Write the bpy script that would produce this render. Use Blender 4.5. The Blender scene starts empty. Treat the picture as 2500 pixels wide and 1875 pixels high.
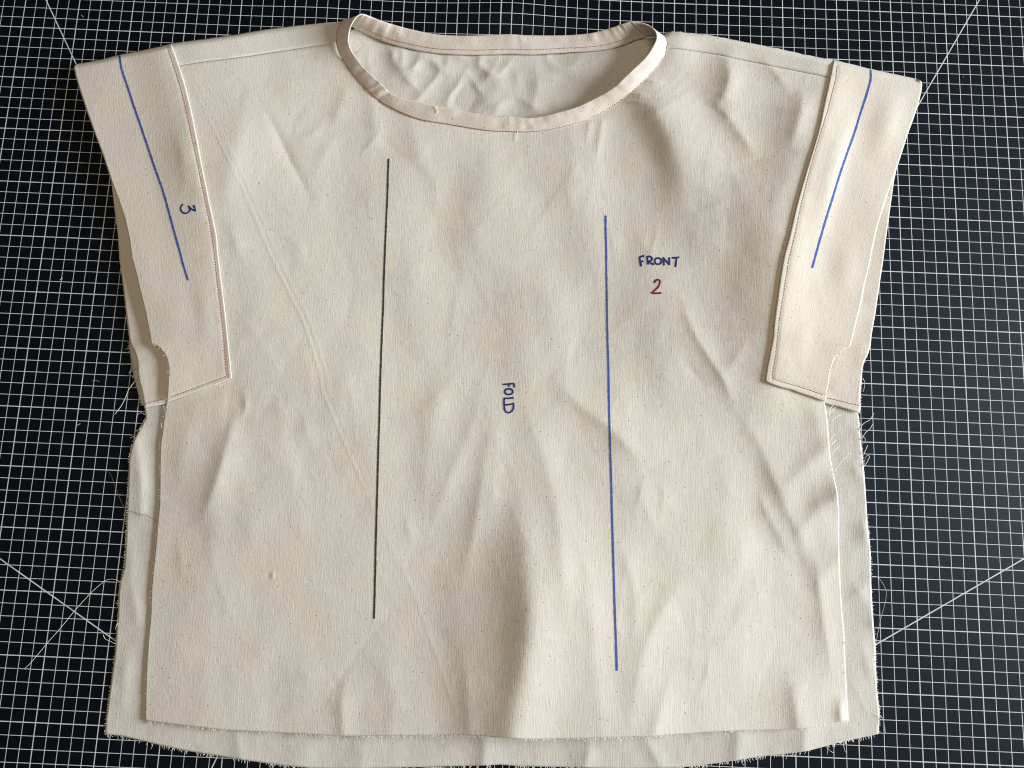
import bpy, math, random
import numpy as np

# ------------------------------------------------------------------ camera, light, exposure
# Units: the cutting mat's printed grid is 1 cm; all measurements below are in mat centimetres.
CM = 0.01
CAM = np.array([41.7597333, -41.4491268, 62.4347296])
CAM_ROT = (0.160813580, -0.00195785846, 0.0420551394)
F_PX, PX_W, PX_H = 1818.355, 2500.0, 1875.0

scene = bpy.context.scene
cam_data = bpy.data.cameras.new("camera")
cam_data.sensor_fit = 'HORIZONTAL'
cam_data.sensor_width = 36.0
cam_data.lens = 36.0 * F_PX / PX_W
cam_data.clip_start = 0.01
cam_data.clip_end = 50.0
cam = bpy.data.objects.new("camera", cam_data)
cam.location = tuple(CAM * CM)
cam.rotation_euler = CAM_ROT
scene.collection.objects.link(cam)
scene.camera = cam

world = bpy.data.worlds.new("World")
scene.world = world
world.use_nodes = True
bg = world.node_tree.nodes["Background"]
bg.inputs[0].default_value = (1.0, 0.86, 0.70, 1.0)
bg.inputs[1].default_value = 0.05

win = bpy.data.lights.new("window_light", 'AREA')
win.shape = 'RECTANGLE'
win.size = 1.5
win.size_y = 1.5
win.energy = 352.0
win.color = (0.90, 0.955, 1.0)
win_o = bpy.data.objects.new("window_light", win)
scene.collection.objects.link(win_o)
AZ, EL, DIST = math.radians(4.0), math.radians(17.5), 4.0
ctr = np.array([0.42, -0.41, 0.0])
ldir = np.array([math.cos(EL) * math.cos(AZ), math.cos(EL) * math.sin(AZ), math.sin(EL)])
win_o.location = tuple(ctr + ldir * DIST)
from mathutils import Vector
win_o.rotation_euler = Vector(tuple(-ldir)).to_track_quat('-Z', 'Y').to_euler()

# weak warm fill lamp added overhead to lift the shaded cloth; no fixture seen
fill = bpy.data.lights.new("overhead_fill", 'AREA')
fill.shape = 'RECTANGLE'
fill.size = 1.6
fill.size_y = 1.4
fill.energy = 20.0
fill.color = (1.0, 0.80, 0.57)
fill_o = bpy.data.objects.new("overhead_fill", fill)
scene.collection.objects.link(fill_o)
fill_o.location = (0.50, -0.35, 2.6)

scene.view_settings.view_transform = 'Standard'
scene.view_settings.look = 'None'
scene.view_settings.exposure = 0.0
scene.view_settings.gamma = 1.0
scene.cycles.use_denoising = False
scene.cycles.max_bounces = 6
scene.cycles.filter_width = 1.1

# ------------------------------------------------------------------ measuring helpers
def _rot(rx, ry, rz):
    c, s = math.cos, math.sin
    Rx = np.array([[1, 0, 0], [0, c(rx), -s(rx)], [0, s(rx), c(rx)]])
    Ry = np.array([[c(ry), 0, s(ry)], [0, 1, 0], [-s(ry), 0, c(ry)]])
    Rz = np.array([[c(rz), -s(rz), 0], [s(rz), c(rz), 0], [0, 0, 1]])
    return Rz @ Ry @ Rx
ROT = _rot(*CAM_ROT)

def rect(p):
    """photo measurements -> mat centimetres (rectified on the mat plane)"""
    p = np.asarray(p, float).reshape(-1, 2)
    d = np.stack([(p[:, 0] - PX_W / 2) / F_PX, -(p[:, 1] - PX_H / 2) / F_PX, -np.ones(len(p))], 1) @ ROT.T
    t = -CAM[2] / d[:, 2]
    return CAM[:2] + d[:, :2] * t[:, None]

def lift(q, z):
    """a point measured on the mat plane, given its true height z (parallax corrected)"""
    k = 1.0 - z / CAM[2]
    return np.stack([CAM[0] + (q[:, 0] - CAM[0]) * k, CAM[1] + (q[:, 1] - CAM[1]) * k, z], 1)

WIN = {'A': (0, 0, 2.6333), 'B': (800, 0, 2.6333), 'C': (1640, 0, 2.572), 'D': (0, 600, 2.6333),
       'M': (800, 600, 2.6333), 'E': (1640, 600, 2.572), 'F': (0, 1230, 2.572), 'G': (800, 1230, 2.572),
       'H': (1640, 1230, 2.572), 'L': (800, 20, 5.027), 'R': (1240, 20, 5.027), 'SL': (280, 780, 6.9125),
       'SR': (1840, 780, 6.9125), 'FR': (1480, 580, 9.217), 'FO': (1160, 900, 13.825), 'TH': (380, 470, 13.825),
       'ML': (0, 800, 5.53), 'MR': (2100, 800, 5.53), 'BR': (2100, 1575, 5.53), 'BL': (0, 1575, 5.53), 'TL': (0, 0, 5.53), 'TR': (2100, 0, 5.53),
       'P': (0, 0, 1.0)}
def m(*args):
    """m('A', (x,y), ..., 'D', (x,y) ...) : measured on enlargements of the reference -> photo coordinates"""
    out, w = [], WIN['P']
    for a in args:
        if isinstance(a, str):
            w = WIN[a]
        else:
            out.append((w[0] + a[0] / w[2], w[1] + a[1] / w[2]))
    return np.array(out, float)
def mq(*args):
    return rect(m(*args))

def smooth(q, n=8, closed=False):
    """Catmull-Rom through points"""
    q = np.asarray(q, float)
    if len(q) < 3:
        t = np.linspace(0, 1, n + 1)[:, None]
        return q[0] * (1 - t) + q[-1] * t
    if closed:
        P = np.vstack([q[-1], q, q[0], q[1]])
    else:
        P = np.vstack([2 * q[0] - q[1], q, 2 * q[-1] - q[-2]])
    out = []
    t = np.linspace(0, 1, n, endpoint=False)[:, None]
    for i in range(len(P) - 3):
        p0, p1, p2, p3 = P[i:i + 4]
        out.append(0.5 * ((2 * p1) + (-p0 + p2) * t + (2 * p0 - 5 * p1 + 4 * p2 - p3) * t ** 2 + (-p0 + 3 * p1 - 3 * p2 + p3) * t ** 3))
    out = np.vstack(out)
    if not closed:
        out = np.vstack([out, q[-1]])
    return out

def arclen(q):
    return np.concatenate([[0], np.cumsum(np.linalg.norm(np.diff(q[:, :2], axis=0), axis=1))])
def resample(q, n):
    s = arclen(q); u = np.linspace(0, s[-1], n)
    return np.stack([np.interp(u, s, q[:, k]) for k in range(q.shape[1])], 1)

# ------------------------------------------------------------------ noise
_rng = np.random.RandomState(7)
_TAB = _rng.rand(8, 256, 256)
def vnoise(x, y, scale, seed=0):
    t = _TAB[seed % 8]
    x = x / scale + 37.3 * seed + 500; y = y / scale + 11.9 * seed + 500
    xi, yi = np.floor(x).astype(int), np.floor(y).astype(int)
    fx, fy = x - xi, y - yi
    fx = fx * fx * fx * (fx * (fx * 6 - 15) + 10); fy = fy * fy * fy * (fy * (fy * 6 - 15) + 10)
    g = lambda a, b: t[a & 255, b & 255]
    return (g(xi, yi) * (1 - fx) + g(xi + 1, yi) * fx) * (1 - fy) + (g(xi, yi + 1) * (1 - fx) + g(xi + 1, yi + 1) * fx) * fy - 0.5
def turn(x, y, deg):
    c, s = math.cos(math.radians(deg)), math.sin(math.radians(deg))
    return x * c - y * s, x * s + y * c
def sstep(x, a, b):
    t = np.clip((x - a) / (b - a), 0, 1)
    return t * t * (3 - 2 * t)

# ------------------------------------------------------------------ height features
def poly_dist(x, y, q):
    """signed distance (positive towards the window side for lines listed top-down) and arclength fraction"""
    best = np.full(x.shape, 1e9); sd = np.zeros(x.shape); par = np.zeros(x.shape)
    s = arclen(q); tot = s[-1]
    for i in range(len(q) - 1):
        a, b = q[i], q[i + 1]; d = b - a; L2 = d @ d
        if L2 < 1e-9: continue
        t = np.clip(((x - a[0]) * d[0] + (y - a[1]) * d[1]) / L2, 0, 1)
        px, py = x - a[0] - t * d[0], y - a[1] - t * d[1]
        dd = px * px + py * py
        mk = dd < best
        best = np.where(mk, dd, best)
        sd = np.where(mk, (d[0] * py - d[1] * px) / math.sqrt(L2), sd)
        par = np.where(mk, (s[i] + t * math.sqrt(L2)) / tot, par)
    return np.sqrt(best), sd / np.sqrt(best + 1e-8), par

FEATS = {'front': [], 'back': [], 'sleeve': []}
def ridge(layer, pts, h, wl, wr, sharp=0.0):
    """crest polyline in photo coordinates (top-down), height profile h (list, cm), half widths to either side (cm)"""
    q = smooth(rect(pts), 5)
    if layer != 'sleeve' and sharp == 0 and max(wl, wr) < 2.9:
        sharp, h = .28 * min(wl, wr), [v * .82 for v in h]
        wl, wr = wl * .8, wr * .8
    FEATS[layer].append((q, np.asarray(h, float), wl, wr, sharp))
def bump(layer, p, h, rx, ry):
    FEATS[layer].append((rect([p])[0], h, rx, ry))
def eval_feats(layer, x, y):
    z = np.zeros(x.shape)
    for f in FEATS[layer]:
        if len(f) == 4:
            c, h, rx, ry = f
            z += h * np.exp(-((x - c[0]) / rx) ** 2 - ((y - c[1]) / ry) ** 2)
            continue
        q, h, wl, wr, sharp = f
        r = (7.0 if sharp > 0 else 3.2) * max(wl, wr)
        mk = (x > q[:, 0].min() - r) & (x < q[:, 0].max() + r) & (y > q[:, 1].min() - r) & (y < q[:, 1].max() + r)
        if not mk.any(): continue
        d, side, t = poly_dist(x[mk], y[mk], q)
        w = wl + (wr - wl) * (.5 + .5 * side)
        hh = np.interp(t, np.linspace(0, 1, len(h)), h)
        if sharp > 0:
            e = sharp
            prof = np.exp(-(np.sqrt(d * d + e * e) - e) / w)
        else:
            prof = np.exp(-(d / w) ** 2)
        z[mk] += hh * prof
    return z

# --- folds of the front panel (crest lines; the window side is to the right)
R = lambda *a, **k: ridge('front', *a, **k)
R([(1252, 930), (1262, 1060), (1276, 1250), (1290, 1400), (1296, 1530), (1278, 1650), (1262, 1720), (1250, 1820)],
  [0, .10, .30, .75, 1.2, 1.4, 1.35, 1.2], 2.9, 3.9, sharp=1.0)
R([(1196, 890), (1150, 1040), (1090, 1190), (1030, 1340)], [0, .16, .18, 0], 1.3, 2.0)
R([(1212, 920), (1190, 1090), (1160, 1280), (1120, 1470)], [0, .15, .22, 0], 1.1, 1.5)
R([(1262, 930), (1310, 1060), (1350, 1200), (1372, 1360), (1390, 1560)], [0, .14, .22, .2, 0], 1.5, 1.9)
R([(1150, 880), (1060, 980), (960, 1060)], [0, .1, 0], 1.0, 1.6)
R([(1130, 1560), (1140, 1680), (1150, 1800)], [0, .12, .1], .9, 1.2)
R([(1345, 915), (1410, 980), (1485, 1040), (1540, 1095), (1580, 1150)], [0, .22, .34, .3, 0], 1.2, 2.4)
R([(1235, 960), (1215, 1060), (1205, 1200), (1180, 1330)], [0, .10, .12, 0], 1.1, 1.2)
R([(1576, 1150), (1564, 1205), (1545, 1265)], [0, .05, 0], .3, .5, sharp=.1)
R([(1614, 1165), (1619, 1225), (1610, 1290)], [0, .045, 0], .25, .5, sharp=.1)
R([(1400, 1290), (1432, 1390), (1445, 1500), (1452, 1620), (1470, 1780)], [0, .16, .2, .16, .1], 1.6, 1.6)
R([(1500, 1290), (1540, 1400), (1552, 1500), (1540, 1620)], [0, .12, .1, 0], .8, 1.6)
R([(1700, 1380), (1625, 1480), (1572, 1600), (1540, 1760)], [0, .22, .22, .1], 1.2, 2.6)
R([(1735, 1560), (1728, 1640), (1700, 1720)], [0, .05, 0], .3, .8, sharp=.1)
R([(1640, 1650), (1618, 1720), (1595, 1800)], [.05, .18, .2], 1.0, 1.6)
R([(1990, 1330), (2000, 1430), (2015, 1540), (2030, 1640)], [0, .2, .2, .05], .8, 1.2)
R([(1920, 1620), (1940, 1700), (1955, 1800)], [0, .28, .35], 1.2, 2.0)
R([(2055, 1690), (2052, 1740), (2060, 1790)], [0, .28, .2], .6, .8)
# beside the right side edge
R([(1785, 985), (1838, 1050), (1868, 1110), (1893, 1170), (1922, 1240), (1962, 1325), (1990, 1420)], [0, 0.144, 0.197, 0.306, 0.233, 0.107, 0], 0.7875, 1.76, sharp=0.4)
R([(2046, 1080), (1995, 1115), (1945, 1165), (1900, 1205)], [0.287, 0.252, 0.18, 0], 0.84, 1.32, sharp=0.5)
R([(2050, 1215), (2005, 1240), (1962, 1290), (1925, 1360)], [0.377, 0.287, 0.18, 0], 0.84, 1.32, sharp=0.5)
R([(1985, 985), (1998, 1040), (2012, 1100)], [0.09, 0.18, 0.09], 1.26, 0.88, sharp=0.5)
R([(1850, 1190), (1872, 1250), (1905, 1310), (1930, 1370)], [0, 0.144, 0.107, 0], 0.525, 0.88, sharp=0.3)
R([(1740, 1120), (1775, 1180), (1790, 1260)], [0, 0.062, 0], 0.735, 1.43, sharp=0.4)
R([(2055, 1360), (2020, 1395), (1990, 1450)], [0.161, 0.112, 0], 0.735, 0.99, sharp=0.4)
R([(1800, 1260), (1815, 1330), (1810, 1420)], [0, 0.074, 0], 0.63, 1.54, sharp=0.4)
bump('front', (2056, 1195), .30, 1.8, 1.6)
bump('front', (1780, 1330), .16, 2.2, 2.8)
# diagonal crease under the right sleeve
R([(1655, 700), (1690, 800), (1730, 870), (1768, 930), (1800, 1010)], [0, .13, .2, .2, 0], .7, 1.2)
R([(1660, 860), (1690, 905), (1730, 950)], [0, -.08, 0], .6, .6)
R([(1838, 800), (1800, 870), (1740, 940)], [0, .1, 0], .8, .9)
# upper right: folds from the neck and along the armhole
R([(1545, 210), (1600, 258), (1640, 330), (1668, 420), (1690, 520)], [.35, .72, .62, .35, 0], 1.8, 3.2)
R([(1778, 150), (1782, 190), (1768, 235), (1742, 268)], [.3, .5, .42, 0], 1.2, 2.0)
R([(1735, 238), (1778, 285), (1815, 335), (1850, 390)], [.1, .36, .3, 0], 1.1, 1.6)
R([(1952, 215), (1958, 255), (1945, 310), (1925, 370)], [0, .3, .22, 0], 1.2, 1.0)
R([(1870, 150), (1905, 190), (1930, 235)], [.1, .16, 0], .7, 1.1)
R([(1560, 196), (1600, 200), (1630, 208)], [.05, .16, 0], .25, .25)
R([(1535, 232), (1565, 232), (1590, 236)], [.05, .14, 0], .2, .22)
R([(1525, 246), (1560, 250), (1592, 252)], [.04, .1, 0], .18, .2)
R([(2030, 200), (1985, 350), (1945, 500), (1905, 680), (1885, 850), (1878, 930)], [.35, .6, .62, .62, .6, .3], 3.6, 2.2)
bump('front', (1820, 480), .25, 3.5, 3.5)
# the whole front dips between the thicker armholes and rises again towards the hem
R([(430, 160), (500, 420), (545, 700), (560, 900), (555, 1050)], [.6, .85, .7, .4, 0], 11, 8.5)
R([(2040, 170), (1960, 420), (1890, 750), (1880, 900), (1880, 1040)], [.8, 1.25, 1.35, 1.1, 0], 14, 17)
R([(1420, 1080), (1500, 1300), (1520, 1500), (1530, 1800)], [0, .35, .65, .7], 11, 10)
# below the neck
R([(1470, 300), (1462, 350), (1450, 420)], [.12, .1, 0], .5, .7)
R([(1438, 305), (1430, 360)], [.1, 0], .35, .5)
R([(1395, 310), (1400, 400), (1390, 540)], [.1, .16, 0], 2.0, 2.0)
R([(1190, 350), (1180, 470), (1175, 600), (1180, 720)], [.05, .26, .2, 0], 2.2, 3.0)
R([(1000, 285), (1015, 350), (1060, 450), (1085, 560)], [.1, .2, .16, 0], 1.6, 2.6)
R([(905, 240), (915, 300), (925, 380)], [.12, .2, 0], 1.2, 1.6)
R([(936, 310), (905, 350), (872, 392)], [0, .07, 0], .35, .5)
R([(842, 230), (822, 280), (800, 330)], [.1, .14, 0], .9, 1.4)
R([(838, 310), (790, 380), (770, 440)], [0, .1, 0], .9, .9)
R([(800, 290), (760, 330), (720, 345)], [0, .08, 0], .6, .6)
R([(640, 255), (675, 320), (705, 385), (735, 440), (768, 505)], [0, -.10, -.14, -.1, 0], .7, .5)
R([(600, 210), (590, 300), (560, 420), (545, 520)], [0, .2, .26, 0], 2.0, 2.2)
R([(560, 540), (578, 600), (600, 650)], [0, .14, 0], .8, 1.2)
R([(690, 540), (735, 620), (760, 700)], [0, .1, 0], 1.6, 1.6)
R([(1000, 560), (1010, 680), (985, 800)], [0, .14, 0], 2.2, 2.8)
R([(1330, 640), (1345, 760), (1350, 850)], [0, .18, 0], 2.6, 2.4)
R([(850, 860), (830, 960), (800, 1050)], [0, .12, 0], 2.0, 2.0)
R([(1090, 880), (1060, 1000), (1040, 1150), (1030, 1300)], [0, .13, .13, 0], 1.6, 2.0)
R([(985, 1240), (1000, 1300), (1015, 1340)], [0, .08, 0], .5, .7)
# left side under the sleeve
R([(585, 990), (562, 1060), (540, 1140), (510, 1230), (480, 1300)], [0, .34, .42, .25, 0], 1.0, 2.2)
R([(590, 945), (600, 985), (588, 1030)], [0, .14, 0], .4, .6)
R([(745, 1000), (750, 1060), (775, 1090)], [0, .08, 0], .6, .7)
R([(660, 960), (690, 1010), (720, 1040)], [0, .07, 0], .8, .8)
R([(600, 1180), (612, 1280), (600, 1380)], [0, .1, 0], 1.4, 1.6)
R([(430, 1300), (440, 1360), (448, 1430)], [0, .09, 0], .5, .8)
R([(470, 1010), (440, 1120), (425, 1220)], [.05, .2, 0], 1.4, 1.6)
R([(610, 1500), (640, 1600), (650, 1700)], [0, .12, 0], 1.6, 2.0)
R([(850, 1640), (835, 1720), (838, 1795)], [0, .2, .22], .8, 1.6)
R([(980, 1480), (960, 1600), (960, 1795)], [0, .14, .14], 1.8, 2.0)
# pressed crease running down from the left shoulder
_cr = [(452, 175), (500, 270), (545, 365), (600, 480), (655, 610), (705, 715), (745, 800), (782, 920), (785, 950), (835, 1070), (870, 1150), (905, 1225)]
R(_cr, [.006, .013, .014, .016, .022, .022, .022, .018, .015, .008], .07, .12, sharp=.04)
R([(x + 15, y - 2) for x, y in _cr[:-2]], [.005, .010, .010, .010, .014, .014, .011, .006], .08, .09, sharp=.04)
R([(905, 1225), (945, 1320), (1010, 1450), (1060, 1590), (1112, 1740)], [.008, .006, .012, .016, .01], .1, .2, sharp=.05)
# many slight creases left by handling
_rc = random.Random(21)
for _k in range(260):
    cx, cy = _rc.uniform(460, 2040), _rc.uniform(200, 1760)
    an = math.radians(90 + _rc.gauss(0, 34)); ln = _rc.uniform(50, 190) if _k < 190 else _rc.uniform(180, 460); bend = _rc.uniform(-.35, .35)
    pts = []
    for t in (-.5, -.17, .17, .5):
        pts.append((cx + math.cos(an) * ln * t + math.sin(an) * bend * ln * (t * t - .1), cy + math.sin(an) * ln * t))
    hh = _rc.choice([-1, 1, 1]) * _rc.uniform(.006, .024)
    R(pts, [0, hh, hh * .8, 0], _rc.uniform(.18, .7), _rc.uniform(.25, .9), sharp=_rc.uniform(.06, .2))
# two tiny puckers and neck notch pulls
bump('front', (666, 1404), .045, .13, .26); bump('front', (655, 1407), -.035, .2, .2)
bump('front', (665, 1588), .018, .1, .14)
bump('front', (838, 100), .25, 2.4, 2.2)
bump('front', (1650, 110), .45, 2.2, 2.4)

# --- back panel: ripples in the margins
B = lambda *a, **k: ridge('back', *a, **k)
B([(1186, 1700), (1184, 1800), (1182, 1900)], [.3, .4, .4], .9, 1.9)
B([(1440, 1740), (1438, 1820), (1425, 1890)], [.1, .16, .2], .5, .7)
B([(1558, 1740), (1590, 1830), (1625, 1890)], [.1, .2, .2], .5, 1.2)
B([(1800, 1700), (1802, 1800), (1798, 1880)], [.3, .38, .38], 1.0, 1.6)
B([(1968, 1690), (1966, 1780), (1960, 1860)], [.3, .4, .4], .9, 1.7)
B([(560, 1700), (578, 1800), (590, 1870)], [.1, .16, .16], .6, 1.0)
B([(900, 1760), (890, 1820), (880, 1880)], [0, .1, .12], .8, 1.0)
B([(330, 1080), (342, 1160), (345, 1260)], [.3, .4, .2], 1.2, .8)
B([(330, 1300), (318, 1400), (330, 1480), (340, 1560)], [0, .2, .24, .1], .9, 1.0)
B([(318, 1560), (305, 1640), (300, 1720)], [0, .2, .1], .8, 1.0)
B([(2090, 1030), (2095, 1060), (2100, 1100)], [.1, .2, .1], .9, .8)
B([(2075, 1120), (2092, 1150), (2110, 1180)], [.0, .22, .1], .7, .9)
B([(2105, 1255), (2112, 1300), (2116, 1350)], [0, .34, 0], .7, .6)
B([(2080, 1420), (2100, 1450), (2118, 1470)], [0, .2, .1], .8, .9)
B([(2128, 1480), (2130, 1520), (2132, 1560)], [0, .25, 0], .5, .6)
B([(2100, 1560), (2118, 1620), (2132, 1680)], [0, .2, 0], .8, .8)
FEATS['back'] = [(f[0], f[1] * .6) + f[2:] for f in FEATS['back']]
# crumpled inside the neck
for c, h, a, b in [([(946, 105), (958, 130), (975, 165)], [.1, .3, .1], .35, .5), ([(985, 112), (982, 150), (990, 185)], [.2, .32, 0], .35, .6),
                   ([(1025, 130), (1010, 170), (985, 205)], [.1, .25, .1], .5, .8), ([(975, 175), (1000, 200), (1032, 232)], [.1, .3, .05], .35, .45),
                   ([(1055, 130), (1075, 165), (1110, 195)], [.2, .22, .05], .6, .6), ([(1142, 178), (1160, 205), (1182, 235)], [0, .34, .1], .4, .4),
                   ([(1216, 140), (1200, 175), (1170, 215)], [.1, .26, .1], .45, .6), ([(1240, 150), (1262, 190), (1255, 230)], [0, .2, 0], .6, .6),
                   ([(1300, 150), (1312, 200), (1300, 260)], [0, .3, .2], 1.0, .8), ([(1370, 240), (1358, 262), (1348, 285)], [0, .2, .1], .4, .4),
                   ([(1230, 235), (1215, 260), (1205, 290)], [0, .22, .1], .6, .9), ([(905, 110), (900, 150), (910, 190)], [0, .25, .1], .6, .7),
                   ([(1095, 128), (1090, 160), (1085, 185)], [.1, .2, 0], .3, .4), ([(1170, 128), (1168, 160), (1160, 185)], [.15, .22, 0], .4, .6)]:
    B(c, [v * .42 for v in h], a * 1.1, b * 1.2, sharp=.12)

# --- sleeves
S = lambda *a, **k: ridge('sleeve', *a, **k)
S([(432, 310), (446, 380), (452, 470)], [0, .06, 0], .5, .7)
S([(330, 230), (350, 330), (375, 440)], [0, .1, 0], 1.2, 1.2)
S([(470, 640), (495, 740), (508, 860)], [0, .05, 0], .6, .7)
S([(410, 640), (430, 740), (440, 840)], [0, .05, 0], .8, .8)
S([(330, 540), (350, 620), (380, 700)], [0, .08, 0], .5, .8)
S([(2080, 260), (2045, 380), (2020, 470), (2000, 560)], [0, .2, .22, .08], 1.0, .8)
S([(1978, 750), (1958, 830), (1945, 905)], [0, .09, 0], 1.0, .8)
S([(2190, 230), (2160, 320), (2140, 400)], [.05, .16, 0], 1.2, 1.0)
S([(2090, 560), (2065, 660), (2040, 760)], [0, .1, 0], 1.0, 1.0)

# ------------------------------------------------------------------ outlines measured from the photograph
fold_L = m('A', (1100, 279), (1150, 270), (1350, 245), (1530, 218), (1700, 190), (1900, 165), (2100, 145), 'L', (175, 165))
fold_R = m('R', (1905, 322), (1940, 300), (2000, 285), (2100, 285), 'C', (100, 205), (200, 215), (320, 235), (450, 262), (650, 300), (850, 345), (1015, 375))
seam_L = m('A', (1145, 415), (1300, 397), (1450, 380), (1600, 360), (1800, 328), (2000, 300), 'L', (106, 437))
seam_R = m('R', (1970, 492), (2060, 496), 'C', (150, 322), (300, 347), (500, 390), (700, 430), (850, 460), (995, 486))
sl_top = m('A', (488, 411), (620, 388), (765, 352), (900, 325), (1070, 288), (1100, 279))
sl_hem = m('A', (488, 411), (475, 432), (484, 480), (510, 570), (560, 720), (610, 860), (660, 990), (715, 1160), (760, 1280), (800, 1400), (830, 1530),
           'D', (847, 79), (875, 180), (900, 290), (935, 430), (960, 560), 'SL', (610, 360), (612, 405), (640, 400), (740, 460), (830, 560), (890, 680), (910, 790), (914, 920), (900, 1080), (895, 1250), (880, 1395))
sl_fold = m('A', (1100, 279), (1145, 400), (1195, 560), (1250, 800), (1300, 1070), (1345, 1290), (1390, 1500), 'D', (1400, 30), (1430, 280), (1450, 450), (1470, 650), (1490, 850))
sl_bot = m('SL', (880, 1395), (1250, 1260), (1700, 1110), (1980, 995))
sl_st1 = m('A', (1070, 290), (1100, 370), (1130, 460), (1170, 590), (1200, 720), (1235, 880), (1270, 1040), (1310, 1240), (1350, 1430), (1375, 1600), 'D', (1400, 250), (1425, 450), (1440, 600), 'SL', (1890, 965))
sl_st2 = m('SL', (1890, 965), (1500, 1105), (1200, 1220), (900, 1325))
sl_st3 = m('SL', (860, 1335), (700, 1375), (560, 1415), (470, 1448))
slb_out = m('A', (690, 1060), (716, 1170), (737, 1350), (757, 1500), 'D', (767, 80), (790, 250), (815, 480), 'SL', (250, 370), (300, 480), (350, 590), (375, 690), (385, 800), (385, 900), (400, 1000), (440, 1150), (470, 1280), (495, 1440), (500, 1500))
slb_in = m('A', (960, 1060), (1000, 1350), (1060, 1600), 'D', (1150, 300), (1200, 600), (1250, 940))
slf_out = m('SL', (240, 385), (262, 560), (282, 690), (302, 800), (318, 960), (352, 1060), (400, 1270), (458, 1450))
slf_in = m('SL', (420, 400), (480, 600), (520, 800), (560, 1000), (600, 1200), (640, 1460))

sr_top = m('C', (1015, 375), (1100, 395), (1240, 430), (1400, 465), (1535, 494))
sr_hem = m('C', (1535, 494), (1566, 508), (1573, 530), (1568, 570), (1550, 650), (1520, 740), (1480, 850), (1432, 1000), (1405, 1080), (1370, 1180), (1330, 1300), (1290, 1430), (1262, 1560),
           'E', (1243, 116), (1215, 230), (1190, 360), (1160, 480), (1135, 590), 'SR', (1650, 380), (1640, 440), (1500, 530), (1370, 640), (1320, 780), (1285, 880), (1265, 1080), (1235, 1220), (1212, 1390))
sr_fold = m('C', (1015, 375), (995, 480), (960, 640), (920, 830), (850, 1060), (790, 1270), (740, 1480), (697, 1650), 'SR', (355, 0), (330, 300), (280, 560), (225, 860), (203, 1045))
sr_bot = m('SR', (203, 1045), (300, 1090), (480, 1150), (660, 1190), (760, 1235), (950, 1295), (1212, 1390))
sr_st1 = m('C', (1045, 385), (1030, 500), (985, 680), (930, 860), (880, 1030), (825, 1240), (780, 1450), (735, 1640), 'SR', (435, 30), (410, 300), (375, 600), (335, 850), (318, 1000))
sr_st2 = m('SR', (318, 1000), (500, 1055), (800, 1140), (1000, 1210), (1200, 1275))
sr_st3 = m('SR', (1250, 1325), (1400, 1355), (1600, 1405), (1790, 1450))
srb_out = m('C', (1445, 960), (1412, 1060), (1395, 1140), (1370, 1320), (1345, 1500), 'E', (1325, 116), (1310, 210), (1280, 420), (1255, 560), 'SR', (1975, 440), (1930, 590), (1860, 720), (1835, 850), (1825, 1000), (1808, 1180), (1797, 1400), (1805, 1470), (1790, 1580))
srb_in = m('C', (1180, 960), (1120, 1300), (1050, 1600), 'E', (1000, 300), (900, 600), (830, 920))
srb_bot = m('E', (830, 920), 'SR', (1240, 1430), (1400, 1460), (1600, 1520), (1790, 1580))

fr_left = m('A', (1118, 425), (1170, 560), (1225, 800), (1275, 1070), (1320, 1290), (1365, 1500), 'D', (1400, 280), (1420, 450), (1440, 650), (1440, 810), (1240, 890), (1085, 950),
            'D', (1062, 1040), (1045, 1180), (1030, 1280), (1027, 1400), (1025, 1659), 'F', (990, 110), (980, 240), (960, 430), (950, 540), (946, 680), (942, 740), (930, 870), (920, 1000), (915, 1150), (912, 1360))
fr_hem = m('F', (912, 1360), (1050, 1380), (1200, 1397), (1400, 1420), (1600, 1430), (1800, 1440), (2000, 1450), 'G', (0, 1456), (200, 1458), (500, 1455), (820, 1450), (950, 1455), (1050, 1465), (1200, 1475), (1300, 1478), (1500, 1475), (1750, 1467), (2000, 1463),
           'H', (0, 1450), (200, 1435), (400, 1425), (700, 1420), (850, 1410), (950, 1390), (1050, 1370), (1110, 1360))
fr_right = m('C', (1012, 492), (985, 640), (945, 830), (875, 1060), (815, 1270), (765, 1480), (720, 1650), 'SR', (400, 0), (370, 300), (320, 600), (285, 850), (280, 990), (700, 1130), (1180, 1290),
             'E', (971, 1040), (980, 1120), (990, 1250), (1000, 1350), (1020, 1450), (1040, 1550), (1050, 1659), 'H', (1052, 100), (1050, 250), (1055, 400), (1062, 550), (1070, 680), (1082, 800), (1088, 950), (1095, 1100), (1100, 1200), (1108, 1290), (1110, 1360))
bk_left = m('A', (1200, 460), 'D', (1200, 300), (1180, 700), (1000, 960), 'SL', (500, 1440), 'D', (937, 1110), (900, 1180), (865, 1240), (845, 1300), (830, 1370), (825, 1500), (820, 1659),
            'F', (795, 100), (790, 250), (780, 400), (752, 495), (745, 560), (740, 700), (730, 830), (720, 950), (700, 1100), (680, 1250), (665, 1350), (660, 1447))
bk_hem = m('F', (660, 1447), (750, 1455), (870, 1482), (1000, 1515), (1150, 1547), (1350, 1580), (1550, 1612), (1750, 1640), (1950, 1659), 'G', (170, 1664), (600, 1652), (980, 1643), (1080, 1638), (1200, 1647), (1600, 1656), (1850, 1664),
           'H', (50, 1657), (200, 1640), (400, 1612), (550, 1588), (700, 1572), (850, 1553), (950, 1527), (1050, 1500), (1150, 1477), (1298, 1445))
bk_right = m('C', (960, 540), 'E', (640, 400), (700, 700), (900, 900), 'SR', (1760, 1560), 'E', (1178, 1100), (1190, 1250), (1205, 1380), (1215, 1500), (1225, 1659), 'H', (1230, 130), (1245, 250), (1250, 330), (1252, 480), (1260, 640), (1270, 790), (1280, 890), (1280, 960), (1285, 1080), (1290, 1180), (1305, 1310), (1302, 1400), (1298, 1445))

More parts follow.
